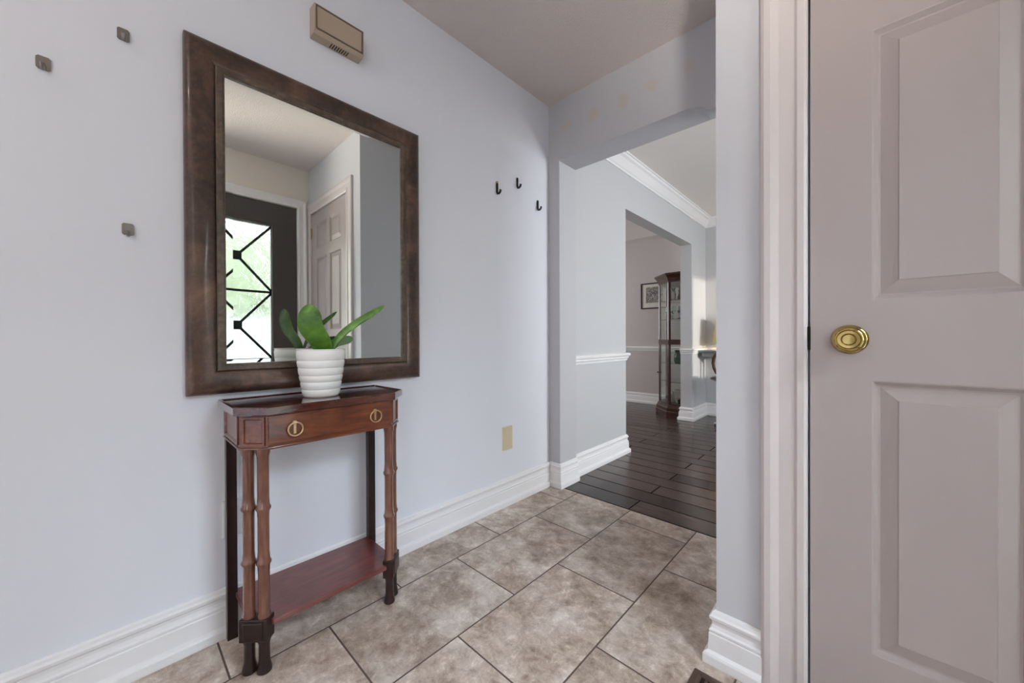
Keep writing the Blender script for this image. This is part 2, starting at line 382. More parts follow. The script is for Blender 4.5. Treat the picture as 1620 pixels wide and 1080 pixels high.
for nm, path in (('trim_1', [(XH, YB+.005), (XH, OY0), (-.08, OY0)]), ('trim_2', [(-.08, OY1), (XH, OY1), (XH, YFAR), (.7, YFAR)]), ('trim_3', [(-3.3, YDIN), (-.08, YDIN)])):
    bm = B(); moulding(bm, path, RAIL, .775); struct(nm, bm, TRIM)
CROWN = [(0, -.105), (.012, -.105), (.014, -.092), (.024, -.084), (.060, -.036), (.078, -.026), (.082, -.012), (.094, -.010), (.094, 0), (0, 0)]
bm = B(); moulding(bm, [(XH, YB), (XH, YFAR), (3.5, YFAR)], CROWN, HC2); struct('trim_4', bm, TRIM)
bm = B(); moulding(bm, [(-3.3, YDIN), (-.08, YDIN)], [(a*.55, b*.5) for a, b in CROWN], HC2); struct('trim_5', bm, DINW)
# casing of closet door: profile across its width, swept up and over
def casing(name, x0, x1, ztop, wdt, m, mapf):
    """mapf(u, z, d) -> world; u across the opening, d out of the wall"""
    prof = [(0, 0), (0, .012), (.006, .016), (.020, .016), (.026, .011), (.060, .011), (.066, .014), (.078, .020), (.092, .020), (.100, .016), (.100, 0)]
    prof = [(a*wdt/.1, b) for a, b in prof]
    bm = B(); rings = []
    for q in range(4):
        r = []
        for t, d in prof:
            u = (x0-t) if q < 2 else (x1+t); z = 0 if q in (0, 3) else ztop+t
            r.append(bm.verts.new(mapf(u, z, d)))
        rings.append(r)
    k = len(prof)
    for a, b in zip(rings, rings[1:]):
        for j in range(k): bm.faces.new((a[j], a[(j+1) % k], b[(j+1) % k], b[j]))
    bm.faces.new(rings[0]); bm.faces.new(rings[-1]); return struct(name, bm, m)
CASE = paint('shaded_closet_casing_paint', 'd3cac8', .3, .015)  # darker copy of the white trim, with the casing's shade in its colour
casing('trim_6', DX0-.001, DX1+.001, DZ, .0985, CASE, lambda u, z, d: (u, YD-d, z))
casing('trim_7', FY0, FY1-.0, FZ, .072, TRIM, lambda u, z, d: (XF-d, u, z))
# ---- six-panel closet door
def panel_slab(bm, u0, u1, z0, z1, panels, mapf, thick):
    us = sorted({u0, u1} | {p[i] for p in panels for i in (0, 1)}); zs = sorted({z0, z1} | {p[i] for p in panels for i in (2, 3)})
    V = {}
    def v(u, z, d):
        k = (round(u, 5), round(z, 5), round(d, 5))
        if k not in V: V[k] = bm.verts.new(mapf(u, z, d))
        return V[k]
    for a, b in zip(us, us[1:]):
        for c, d in zip(zs, zs[1:]):
            if not any(p[0] <= a and b <= p[1] and p[2] <= c and d <= p[3] for p in panels):
                bm.faces.new((v(a, c, 0), v(b, c, 0), v(b, d, 0), v(a, d, 0)))
    for a, b, c, d in panels:
        prev = [v(a, c, 0), v(b, c, 0), v(b, d, 0), v(a, d, 0)]
        for ins, dep in ((.003, -.001), (.011, -.012), (.015, -.0125), (.043, -.0030), (.045, -.0010)):
            cur = [v(a+ins, c+ins, dep), v(b-ins, c+ins, dep), v(b-ins, d-ins, dep), v(a+ins, d-ins, dep)]
            for i in range(4): bm.faces.new((prev[i], prev[(i+1) % 4], cur[(i+1) % 4], cur[i]))
            prev = cur
        bm.faces.new(prev)
    o = [v(u0, z0, 0), v(u1, z0, 0), v(u1, z1, 0), v(u0, z1, 0)]; q = [v(u0, z0, -thick), v(u1, z0, -thick), v(u1, z1, -thick), v(u0, z1, -thick)]
    bm.faces.new(q)
    # edge faces with all grid verts
    def strip(pts):
        for (ua, za), (ub, zb) in zip(pts, pts[1:]): bm.faces.new((v(ua, za, 0), v(ub, zb, 0), v(ub, zb, -thick), v(ua, za, -thick)))
    strip([(u, z0) for u in us]); strip([(u, z1) for u in us]); strip([(u0, z) for z in zs]); strip([(u1, z) for z in zs])
c1, c2 = (kx(1.531), kx(1.767)), (kx(1.830), kx(2.066))
rows = [(kz(.186), kz(.852)), (kz(1.046), kz(1.699)), (kz(1.79), kz(2.005))]
door = empty('door_1', (1.80, YD, 0)); door['kind'] = 'structure'
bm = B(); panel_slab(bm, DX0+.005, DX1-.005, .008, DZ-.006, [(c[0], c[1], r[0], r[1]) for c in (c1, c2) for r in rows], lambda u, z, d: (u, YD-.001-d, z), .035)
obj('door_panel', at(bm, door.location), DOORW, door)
kn = lathe(B(), [(.0, 0), (.034, 0), (.035, .003), (.032, .007), (.026, .009), (.016, .012), (.0125, .018), (.0125, .028), (.016, .034), (.025, .039), (.0305, .046), (.0305, .052), (.027, .058), (.0235, .0605), (.0225, .0605), (.020, .057), (.014, .0575), (.011, .061), (.0, .062)], (kx(1.491), YD-.001, .952), '-Y', 40)
k = obj('door_knob', at(kn, door.location), BRASS, door, smooth=True)
bm = boxes((DX0-.0005, DX0+.0055, YD-.002, YD+.02, .925, .985)); obj('latch', at(bm, door.location), mat('dark_latch', '1c1614', .4, .8), door)
for hz in (.3, 1.1, 1.86):
    bm = lathe(B(), [(.006, 0), (.006, .09)], (DX1-.002, YD-.004, hz), seg=12); obj('hinge', at(bm, door.location), BRASS, door)
# dark backing of the closet so no light leaks round the door
struct('wall_closet_inside', boxes((DX0-.02, DX1+.02, YD+.12, YD+.16, 0, HC)), SLOT)

# ---- front door with leaded glass
fd = empty('door_2', (XF+.03, .706*K, 0)); fd['kind'] = 'structure'
GY0, GY1, GZ0, GZ1 = .452*K, .958*K, .23, kz(1.968)
bm = boxes((XF+.012, XF+.06, FY0+.005, GY0, .01, FZ-.005), (XF+.012, XF+.06, GY1, FY1-.005, .01, FZ-.005), (XF+.012, XF+.06, GY0, GY1, .01, GZ0), (XF+.012, XF+.06, GY0, GY1, GZ1, FZ-.005))
frame_sweep(bm, Vector((XF+.03, GY0-.02, GZ0-.02)), Vector((0, 1, 0)), Vector((0, 0, 1)), Vector((-1, 0, 0)), GY1-GY0+.04, GZ1-GZ0+.04, [(0, 0), (0, .022), (.012, .026), (.020, .016), (.020, 0)])
obj('door_slab', at(bm, fd.location), DARKDOOR, fd)
obj('glass_pane', at(boxes((XF+.034, XF+.040, GY0, GY1, GZ0, GZ1)), fd.location), TEXGLASS, fd)
bm = B(); yc = (GY0+GY1)/2; xg = XF+.030
def bar(a, b, wd=.019):
    d = Vector((0, b[0]-a[0], b[1]-a[1])); n = Vector((0, -d.z, d.y)).normalized()*wd/2
    P = [Vector((0, a[0], a[1]))+n, Vector((0, b[0], b[1]))+n, Vector((0, b[0], b[1]))-n, Vector((0, a[0], a[1]))-n]
    lo = [bm.verts.new(p+Vector((xg-.004, 0, 0))) for p in P]; hi = [bm.verts.new(p+Vector((xg+.004, 0, 0))) for p in P]
    bm.faces.new(lo); bm.faces.new(hi)
    for i in range(4): bm.faces.new((lo[i], lo[(i+1) % 4], hi[(i+1) % 4], hi[i]))
for i in range(3):
    zt = GZ1-.568*i; zb = zt-.568; zm = (zt+zb)/2
    box(bm, xg-.006, xg+.006, yc-.036, yc+.036, zm-.036, zm+.036)
    for sy in (-1, 1):
        for zz in (zt, zb): bar((yc+sy*.03, zm+(.03 if zz > zm else -.03)), (yc+sy*.253, zz))
    if i: bar((GY0, zt), (GY1, zt))
obj('lead_grille', at(bm, fd.location), mat('black_came', '1b1e1d', .5, .3), fd)
bm = lathe(B(), [(.012, 0), (.012, .05), (.03, .055), (.03, .09), (0, .1)], (0, 0, 0), 'X', 24); bmesh.ops.scale(bm, vec=(-1, 1, 1), verts=bm.verts); bmesh.ops.translate(bm, vec=(XF+.012, FY0+.07, .95), verts=bm.verts)
obj('door_knob', at(bm, fd.location), BRASS, fd, smooth=True)

# ------------------------------------------------------------------ mirror
MY0, MY1, MZ0, MZ1 = .148, .963, .785, 1.892
mir = empty('wall_mirror', (0, (MY0+MY1)/2, MZ0)); tag(mir, 'large rectangular mirror in a wide dark bronze frame on the left wall', 'mirror')
O = Vector((.002, MY0, MZ0)); uy, uz, ux = Vector((0, 1, 0)), Vector((0, 0, 1)), Vector((1, 0, 0))
bm = B(); frame_sweep(bm, O, uy, uz, ux, MY1-MY0, MZ1-MZ0, [(0, 0), (0, .022), (.003, .030), (.008, .034), (.020, .041), (.036, .045), (.052, .044), (.064, .040), (.072, .035), (.074, .033), (.074, 0)])
obj('frame', at(bm, mir.location), MFR, mir, smooth=True)
bm = B(); frame_sweep(bm, O, uy, uz, ux, MY1-MY0, MZ1-MZ0, [(.074, 0), (.074, .038), (.077, .041), (.091, .042), (.093, .039), (.097, .039), (.098, 0)])
obj('inner_bead', at(bm, mir.location), MBEAD, mir)
gy0, gy1, gz0, gz1 = MY0+.097, MY1-.097, MZ0+.090, MZ1-.090
bm = B(); bw = .019; A = []
for ins, xx in ((0, .0353), (bw, .0357)):
    A.append([bm.verts.new((xx, y, z)) for y, z in ((gy0+ins, gz0+ins), (gy1-ins, gz0+ins), (gy1-ins, gz1-ins), (gy0+ins, gz1-ins))])
A.append([bm.verts.new((.004, y, z)) for y, z in ((gy0, gz0), (gy1, gz0), (gy1, gz1), (gy0, gz1))])
for i in range(4):
    j = (i+1) % 4; bm.faces.new((A[0][i], A[0][j], A[1][j], A[1][i])); bm.faces.new((A[2][i], A[2][j], A[0][j], A[0][i]))
bm.faces.new(A[1]); bm.faces.new(A[2])
obj('mirror_glass', at(bm, mir.location), MIRROR, mir)

# ------------------------------------------------------------------ console table
tb = empty('console_table', (.15, .4875, 0)); tag(tb, 'narrow red mahogany console table with bamboo style legs under the mirror', 'console table')
TO = tb.location; YC = .4875
def sym(pts): return pts
top = [(.020, .225), (.238, .225), (.304, .291), (.304, .684), (.238, .750), (.020, .750)]
def inset(poly, d):
    n = len(poly); out = []
    for i in range(n):
        p0, p1, p2 = Vector(poly[i-1]), Vector(poly[i]), Vector(poly[(i+1) % n])
        d1, d2 = (p1-p0).normalized(), (p2-p1).normalized(); n1, n2 = Vector((-d1.y, d1.x)), Vector((-d2.y, d2.x))
        m = (n1+n2)/(1+n1.dot(n2)); q = p1+m*d; out.append((q.x, q.y))
    return out
bm = B(); layers = [(0.004, .742), (0, .746), (0, .766), (.003, .768), (.007, .768), (.009, .7655), (.012, .7645)]
rings = [[bm.verts.new((x, y, z)) for x, y in inset(top, d)] for d, z in layers]
for a, b in zip(rings, rings[1:]):
    for i in range(6): bm.faces.new((a[i], a[(i+1) % 6], b[(i+1) % 6], b[i]))
bm.faces.new(rings[0]); bm.faces.new(rings[-1])
obj('tabletop', at(bm, TO), MAHOGT, tb)
ap = inset(top, .016); ap = [(.022, ap[0][1]), ap[1], ap[2], ap[3], ap[4], (.022, ap[5][1])]
bm = B(); prism(bm, ap, .645, .744); 
# frame mouldings on the two chamfers and the sides
def quadpanel(bm, p, q, z0, z1, wd=.006, out=.004):
    p, q = Vector((p[0], p[1], 0)), Vector((q[0], q[1], 0)); d = (q-p).normalized(); n = Vector((d.y, -d.x, 0))
    frame_sweep(bm, p+Vector((0, 0, z0)), d, Vector((0, 0, 1)), n, (q-p).length, z1-z0, [(0, -.002), (0, out), (wd, out), (wd*1.5, 0), (wd*1.5, -.002)])
def lerp2(a, b, t): return (a[0]+(b[0]-a[0])*t, a[1]+(b[1]-a[1])*t)
for a, b in ((ap[1], ap[2]), (ap[3], ap[4])): quadpanel(bm, lerp2(a, b, .1), lerp2(a, b, .9), .656, .738)
for a, b in ((ap[0], ap[1]), (ap[4], ap[5])): quadpanel(bm, lerp2(a, b, .06), lerp2(a, b, .94), .656, .738)
prism(bm, inset(ap, -.004), .645, .651)
obj('apron', at(bm, TO), MAHOG, tb, bevel=.001)
fx = ap[2][0]
dr = obj('drawer', at(boxes((fx-.01, fx+.006, .297, .678, .660, .741)), TO), MAHOG, tb, bevel=.0015)
dr_y = (.364, .613)
for y in dr_y:
    bm = B(); z = .6985; xx = fx+.006
    lathe(bm, [(.0, .0), (.006, 0), (.0065, .002), (.005, .004), (0, .005)], (xx, y, z+.014), 'X', 16)
    bp = at(boxes((xx, xx+.003, y-.0035, y+.0035, z-.018, z+.020)), (0, 0, 0))
    me = bpy.data.meshes.new('t'); bp.to_mesh(me); bm.from_mesh(me); bp.free(); bpy.data.meshes.remove(me)
    tube(bm, [(xx+.003, y, z+.014), (xx+.009, y, z+.014)], .003, 8)
    tube(bm, [(xx+.0085, y+.0195*math.sin(2*PI*k/28), z-.004+.0195*math.cos(2*PI*k/28)) for k in range(28)], .0023, 8, closed=True)
    h = obj('ring_pull', at(bm, TO), BRASSP, dr, smooth=True)
# bamboo legs
def bam(z):   # list of (r, z)
    pr = [(.0165, .158), (.0175, .166), (.0150, .176), (.0150, .200)]
    for zr in (.318, .474):
        pr += [(.0148, zr-.03), (.0158, zr-.010), (.0195, zr-.003), (.0195, zr+.002), (.0162, zr+.008), (.0148, zr+.03)]
    pr += [(.0148, .60), (.0155, .622), (.0180, .632), (.0180, .646)]
    return pr
foot = [(.0, .0), (.0165, .0), (.0190, .003), (.0190, .010), (.0160, .024), (.0142, .036), (.0142, .084), (.0170, .092), (.0170, .097)]
legs = [(.228, .262), (.257, .292), (.257, .683), (.228, .713)]
for (X, Y) in legs:
    bm = B(); lathe(bm, bam(0), (X, Y, 0), seg=24); lg = obj('leg', at(bm, TO), MAHOGV, tb, smooth=True)
    obj('foot', at(lathe(B(), foot, (X, Y, 0), seg=24), TO), MAHOGD, lg, smooth=True)
for s, (a, b) in ((-1, (legs[0], legs[1])), (1, (legs[2], legs[3]))):
    a, b = Vector(a), Vector(b); d = (b-a).normalized(); n = Vector((-d.y, d.x)); e = .0185
    P = [a-d*e-n*e, b+d*e-n*e, b+d*e+n*e, a-d*e+n*e]
    bm = prism(B(), [tuple(p) for p in P], .096, .160); P2 = [a-d*.006-n*.021, b+d*.006-n*.021, b+d*.006+n*.021, a-d*.006+n*.021]
    prism(bm, [tuple(p) for p in P2], .104, .152)
    bb = obj('leg_block', at(bm, TO), MAHOGD, tb, bevel=.002)
for Y in (.254, .721):
    obj('leg', at(boxes((.024, .050, Y-.014, Y+.014, 0, .645)), TO), MAHOGD, tb, bevel=.002)['label'] = 'dark square rear leg'
sh = [(.024, .262), (.212, .262), (.272, .312), (.272, .663), (.212, .713), (.024, .713)]
bm = prism(B(), sh, .130, .146); obj('shelf', at(bm, TO), SHELFM, tb, bevel=.002)

# ------------------------------------------------------------------ pot and orchid
PX, PY, PZ = .160, .487, .7648
pl = empty('potted_orchid', (PX, PY, PZ)); tag(pl, 'small orchid with three thick green leaves in a ribbed white pot on the console table', 'potted plant')
pr = [(0, 0), (.050, 0), (.054, .003)]
hs = [.005, .027, .052, .074, .099, .124, .156]; rr = [.0545, .0585, .0625, .0665, .0695, .0725, .0745]
for i in range(6):
    pr += [(rr[i]+.0022, hs[i]+.002), (rr[i+1]+.0016, hs[i+1]-.006), (rr[i+1]-.0004, hs[i+1]-.001)]
pr += [(.0755, .158), (.0755, .1605), (.071, .1605), (.069, .145), (0, .145)]
obj('pot', lathe(B(), pr, seg=48), CERAM, pl, smooth=True)
bm = lathe(B(), [(0, .1455), (.066, .146), (.03, .152), (0, .153)], seg=24)
obj('soil', bm, SOIL, pl, smooth=True)
def leaf(pts, widths, normals, fold=.12, m=LEAF):
    """thick leaf swept along pts (world), half width per point, across-direction per point"""
    bm = B(); n = len(pts); rows_ = []
    for i, p in enumerate(pts):
        p = Vector(p); t = (Vector(pts[min(i+1, n-1)])-Vector(pts[max(i-1, 0)])).normalized()
        a = Vector(normals[i]); a = (a-t*a.dot(t)).normalized(); nn = a.cross(t).normalized()
        r = []
        for k in range(7):
            s = (k-3)/3; r.append(bm.verts.new(p+a*s*widths[i]+nn*(abs(s)**1.5)*widths[i]*fold-Vector((PX, PY, PZ))))
        rows_.append(r)
    for a, b in zip(rows_, rows_[1:]):
        for k in range(6): bm.faces.new((a[k], a[k+1], b[k+1], b[k]))
    o = obj('leaf', bm, m, pl, smooth=True)
    s = o.modifiers.new('s', 'SOLIDIFY'); s.thickness = .0032; s.offset = 0
    s = o.modifiers.new('sub', 'SUBSURF'); s.levels = s.render_levels = 1
    return o
def curve(P, n=14):
    P = [Vector(p) for p in P]; out = []
    Q = [2*P[0]-P[1]]+P+[2*P[-1]-P[-2]]
    for i in range(1, len(Q)-2):
        for k in range(n//(len(P)-1)+1):
            t = k/(n//(len(P)-1)+1); a, b, c, d = Q[i-1:i+3]
            out.append(.5*((2*b)+(c-a)*t+(2*a-5*b+4*c-d)*t*t+(3*b-a-3*c+d)*t**3))
    out.append(P[-1]); return out
def oval(n, wmax, base=.35, peak=.55, tip=.05):
    w = []
    for i in range(n):
        t = i/(n-1)
        if t < peak: w.append(wmax*(base+(1-base)*math.sin(t/peak*PI/2)))
        else: w.append(wmax*max(tip, math.cos((t-peak)/(1-peak)*PI/2)**.45))
    return w
# broad upright leaf
p = curve([(.163, .501, .905), (.160, .482, .95), (.162, .453, .995), (.170, .446, 1.04), (.168, .446, 1.076)], 16)
leaf(p, oval(len(p), .0450, .60, .50, .10), [(.73, .70, 0)]*len(p), -.10)
# long arching leaf
p = curve([(.170, .505, .90), (.187, .535, .965), (.210, .585, 1.015), (.235, .635, 1.052), (.250, .675, 1.081)], 16)
leaf(p, [v for v in oval(len(p), .0135, .7, .5, .06)], [(-.45, -.3, .6)]*len(p), .25)
# short low leaf by the mirror
p = curve([(.135, .505, .905), (.125, .545, .945), (.115, .590, .958), (.105, .618, .968)], 12)
leaf(p, oval(len(p), .022, .7, .55, .08), [(-.75, .0, .65)]*len(p), .15, LEAFB)

# ------------------------------------------------------------------ wall things
def adhesive_hook(Y, Z, label):
    t = empty('adhesive_wall_hook', (0, Y, Z)); tag(t, label, 'wall hook')
    bm = B(); ry, rz, c = .0125, .0165, .004
    prism(bm, [(0, 0)]*0 or [(-ry+c, -rz), (ry-c, -rz), (ry, -rz+c), (ry, rz-c), (ry-c, rz), (-ry+c, rz), (-ry, rz-c), (-ry, -rz+c)], .0005, .004)
    bmesh.ops.transform(bm, matrix=Matrix(((0, 0, 1, 0), (1, 0, 0, 0), (0, 1, 0, 0), (0, 0, 0, 1))), verts=bm.verts)
    obj('plate', bm, STEEL, t)
    bm = B(); tube(bm, [(.003, 0, -.006), (.007, 0, -.014), (.014, 0, -.019), (.024, 0, -.018), (.029, 0, -.010)], [.005, .005, .0045, .0045, .005], 8)
    obj('hook', bm, STEEL, t, smooth=True)
adhesive_hook(.0225, 1.816, 'square nickel adhesive wall hook nearest the top left corner of the mirror')
adhesive_hook(-.1195, 1.661, 'square nickel adhesive wall hook farthest left of the mirror, upper left of the other two')
adhesive_hook(.0285, 1.271, 'square nickel adhesive wall hook left of the middle of the mirror, lowest of three')
def coat_hook(Y, Z, label, tip=False):
    t = empty('coat_hook', (0, Y, Z)); tag(t, label, 'wall hook')
    bm = B(); tube(bm, [(.004, 0, .032), (.006, 0, .028), (.006, 0, -.018), (.010, 0, -.028), (.020, 0, -.030), (.030, 0, -.024), (.033, 0, -.012)], [.004, .0062, .0062, .0062, .006, .006, .0065], 10)
    obj('hook', bm, BLACKM, t, smooth=True)
    if tip: obj('screw_cap', at(lathe(B(), [(0, 0), (.006, 0), (.007, .004), (.005, .008), (0, .009)], (.001, 0, .036), 'X', 16), (0, 0, 0)), BRASS, t, smooth=True)
coat_hook(1.488, 1.806, 'black J shaped coat hook with a brass top, left of three by the corner', True)
coat_hook(1.657, 1.887, 'black J shaped coat hook, the highest of three by the corner')
coat_hook(1.848, 1.803, 'black J shaped coat hook, rightmost and lowest of three by the corner')
# door chime
ch = empty('door_chime', (0, .605, 2.14)); tag(ch, 'beige plastic door chime box with a slotted underside above the mirror', 'door chime')
y0, y1, z0, z1 = .511, .696, 2.092, 2.196
bm = B(); prof_ = [(0, z0-.003), (.040, z0-.003), (.050, z0+.008), (.052, z1-.004), (.048, z1), (0, z1+.004)]
a = [bm.verts.new((x, y0, z)) for x, z in prof_]; b = [bm.verts.new((x, y1, z)) for x, z in prof_]
bm.faces.new(a); bm.faces.new(b)
for i in range(6): bm.faces.new((a[i], a[(i+1) % 6], b[(i+1) % 6], b[i]))
obj('housing', at(bm, ch.location), BEIGEP, ch, bevel=.0015)
bm = B(); frame_sweep(bm, Vector((.051, y0+.004, z0+.010)), uy, uz, ux, y1-y0-.008, z1-z0-.016, [(0, -.002), (0, .003), (.004, .003), (.006, 0), (.006, -.002)])
obj('cover_frame', at(bm, ch.location), mat('brown_plastic_edge', '6e6052', .5), ch)
bm = boxes(*[(.008, .034, .578+.0088*i, .5815+.0088*i, z0-.0036, z0-.0028) for i in range(8)])
obj('vent_slot', at(bm, ch.location), SLOT, ch)
# blank plate and light-switch plate
def plate(name, Y, Z, w_, h_, m, label, cat):
    t = empty(name, (0, Y, Z)); tag(t, label, cat)
    bm = B(); frame = [(-w_/2, -h_/2), (w_/2, -h_/2), (w_/2, h_/2), (-w_/2, h_/2)]; c = .004
    prism(bm, frame, .0005, .004, None); 
    prism(bm, frame, .004, .007, [(x*(1-2*c/w_), y*(1-2*c/h_)) for x, y in frame])
    mx = Matrix(((0, 0, 1, 0), (1, 0, 0, 0), (0, 1, 0, 0), (0, 0, 0, 1))); bmesh.ops.transform(bm, matrix=mx, verts=bm.verts)
    obj('cover_plate', bm, m, t)
    return t
t = plate('wall_plate', 1.566, .383, .082, .135, IVORY, 'blank ivory cover plate low on the left wall between table and corner', 'wall plate')
for dz in (-.045, .045):
    obj('screw', lathe(B(), [(0, 0), (.003, 0), (.003, .001), (0, .0015)], (.007, 0, dz), 'X', 10), IVORY, t)
t = plate('outlet', .275, .372, .078, .120, WHITEP, 'white electrical outlet partly hidden behind the left rear table leg', 'outlet')
for dz in (-.025, .025):
    obj('socket', boxes((.007, .0085, -.016, .016, dz-.016, dz+.016)), WHITEP, t, bevel=.001)

# floor register
fr = empty('floor_register', (1.30, 1.09, 0)); tag(fr, 'brown metal floor register against the closet baseboard at the bottom edge', 'floor vent')
rx0, rx1, ry0, ry1 = 1.160, 1.470, 1.015, 1.150
bm = B(); frame_sweep(bm, Vector((rx0, ry0, .0005)), ux, uy, uz, rx1-rx0, ry1-ry0, [(0, 0), (.003, .004), (.016, .006), (.022, .004), (.022, 0)])
nb = 16
for i in range(nb+1):
    x = rx0+.022+(rx1-rx0-.044)*i/nb; box(bm, x-.003, x+.003, ry0+.02, ry1-.02, .0005, .004)
box(bm, rx0+.02, rx1-.02, (ry0+ry1)/2-.003, (ry0+ry1)/2+.003, .0005, .0042)
obj('grille', at(bm, fr.location), REG, fr)
obj('duct_opening', at(boxes((rx0+.02, rx1-.02, ry0+.02, ry1-.02, .0003, .0012)), fr.location), SLOT, fr)

# foyer ceiling lamp (behind the camera, gives the crisp shadows)
cl = empty('ceiling_lamp', (.78, -1.05, HC)); tag(cl, 'flush round glass ceiling lamp in the foyer behind the camera', 'ceiling lamp')
obj('lamp_base', lathe(B(), [(0, 0), (.10, 0), (.10, -.025), (0, -.025)], seg=32), BRASS, cl, smooth=True)

# ------------------------------------------------------------------ dining room: picture and curio cabinet
pc = empty('framed_picture', (-.80, YDIN, 1.57)); tag(pc, 'small black framed grey print hanging on the dining room wall left of the cabinet', 'picture')
px0, px1, pz0, pz1 = -.93, -.54, 1.40, 1.775
bm = B(); frame_sweep(bm, Vector((px0, YDIN-.001, pz0)), ux, uz, -uy, px1-px0, pz1-pz0, [(0, 0), (0, .02), (.014, .02), (.016, .008), (.016, 0)])
obj('frame', at(bm, pc.location), BLACKM, pc)
obj('mat_board', at(boxes((px0+.014, px1-.014, YDIN-.008, YDIN-.001, pz0+.014, pz1-.014)), pc.location), PAPER, pc)
m = mat('grey_print', '77736f', .7); g = G(m); g.col(g.ramp(g.noise(28, 8, rough=.75, dist=2), [(.40, '2f2d2c'), (.5, '87827e'), (.6, 'd0cbc4')]))
obj('print', at(boxes((px0+.075, px1-.07, YDIN-.010, YDIN-.008, pz0+.085, pz1-.06)), pc.location), m, pc)

cab = empty('curio_cabinet', (.0, 5.0, 0)); tag(cab, 'tall dark wood glass curio cabinet with canted corners in the dining room', 'display cabinet')
CO = cab.location
# its back is against the pier wall, its canted glass sides look towards the hall
def cpoly(e, back=0):
    return [(-.0845, 4.705-e), (-.262-e*.4, 4.705-e), (-.462-e, 4.905-e*.4), (-.462-e, 5.160+e*.4), (-.262-e*.4, 5.360+e), (-.0845, 5.360+e)]
def stack(layers):
    bm = B(); rings = [[bm.verts.new((x, y, z)) for x, y in cpoly(e)] for e, z in layers]
    for a, b in zip(rings, rings[1:]):
        for i in range(6): bm.faces.new((a[i], a[(i+1) % 6], b[(i+1) % 6], b[i]))
    bm.faces.new(rings[0]); bm.faces.new(rings[-1]); return bm
obj('base', at(stack([(.035, 0), (.035, .055), (.028, .065), (.028, .10), (.018, .112), (.010, .135), (0, .14), (0, .150)]), CO), CABM, cab)
obj('crown', at(stack([(0, 1.655), (.002, 1.675), (.010, 1.685), (.012, 1.70), (.034, 1.735), (.046, 1.742), (.048, 1.765)]), CO), CABM, cab)
obj('middle_rail', at(stack([(.003, .884), (.003, .947)]), CO), CABM, cab)
obj('back_panel', at(boxes((-.095, -.0845, 4.71, 5.35, .15, 1.66)), CO), mat('pale_cabinet_back', 'cfc9c3', .35), cab)
P6 = cpoly(0)
for q, (x_, y_) in enumerate(P6[1:5]):
    r_ = .020 if q in (0, 3) else .017
    px_, py_ = x_+(.004 if q in (0, 3) else .012), y_+(.014 if q < 2 else -.014)
    bm = lathe(B(), [(r_, .15), (r_, .884)], (px_, py_, 0), seg=8); lathe(bm, [(r_, .947), (r_, 1.655)], (px_, py_, 0), seg=8)
    obj('corner_post', at(bm, CO), CABM, cab)
for yy in (4.705, 5.35): obj('rear_post', at(boxes((-.115, -.0855, yy-.003, yy+.025, .15, 1.655)), CO), CABM, cab)
def pane(a, b, z0, z1):
    a, b = Vector((a[0], a[1], 0)), Vector((b[0], b[1], 0)); d = (b-a).normalized(); nn = Vector((d.y, -d.x, 0)); n = nn*.003; k_ = -.010 if nn.dot(Vector((-.2, 5.03, 0))-a) < 0 else .010; a += d*.028+nn*k_; b += -d*.028+nn*k_
    bm = B(); vs = [bm.verts.new(p+o_+Vector((0, 0, z))) for z in (z0, z1) for o_ in (Vector(), n) for p in (a, b)]
    for f in ((0, 1, 3, 2), (4, 5, 7, 6), (0, 1, 5, 4), (2, 3, 7, 6), (0, 2, 6, 4), (1, 3, 7, 5)): bm.faces.new([vs[i] for i in f])
    return bm
for a, b in zip(P6[:-1], P6[1:]):
    for z0, z1 in ((.15, .884), (.947, 1.655)):
        obj('glass_panel', at(pane(a, b, z0, z1), CO), CLEAR, cab)
SHZ = [.65, .42, 1.204, 1.44]
for z in SHZ:
    obj('glass_shelf', at(prism(B(), [(x_*1, y_) for x_, y_ in [(-.10, 4.74), (-.25, 4.74), (-.435, 4.925), (-.435, 5.14), (-.25, 5.325), (-.10, 5.325)]], z-.006, z), CO), CLEAR, cab)
bm = lathe(B(), [(0, 0), (.009, 0), (.011, .010), (.006, .018), (0, .020)], (-.480, 4.90, .52), 'X', 12); obj('door_knob', at(bm, CO), CABM, cab)

def ware(name, prof, x_, y_, z, m, label, cat, group=None):
    o = obj(name, lathe(B(), prof, (0, 0, 0), seg=20), m, smooth=True); o.location = (x_, y_, z); tag(o, label, cat, group); return o
goblet = [(0, 0), (.030, 0), (.028, .004), (.005, .010), (.004, .070), (.012, .078), (.030, .095), (.034, .125), (.030, .160), (.028, .160), (.031, .125), (.027, .098), (.0, .084)]
tumbler = [(0, 0), (.028, 0), (.033, .10), (.031, .10), (.026, .008), (0, .008)]
vase = [(0, 0), (.035, 0), (.048, .04), (.050, .09), (.028, .14), (.026, .17), (.036, .19), (.033, .19), (.023, .168), (.0, .10)]
gl = 'crystal glasses in the curio cabinet'
for (x_, y_), wh in zip(((-.16, 4.80), (-.25, 4.83), (-.34, 4.91), (-.25, 5.08)), ('nearest the pier', 'just right of the front corner post', 'behind the canted pane', 'at the back of the shelf')):
    ware('goblet', goblet, x_, y_, 1.204, CRYSTAL, 'stemmed crystal goblet on a curio cabinet shelf, '+wh, 'glass', gl)
for (x_, y_), wh in zip(((-.15, 4.90), (-.36, 5.02)), ('right hand', 'left hand')):
    ware('tumbler', tumbler, x_, y_, 1.204, CRYSTAL, wh+' short crystal tumbler behind the goblets in the curio cabinet', 'glass', gl)
ware('decanter', vase, -.26, 4.87, 1.44, CRYSTAL, 'round crystal decanter on the top shelf of the curio cabinet', 'decanter')
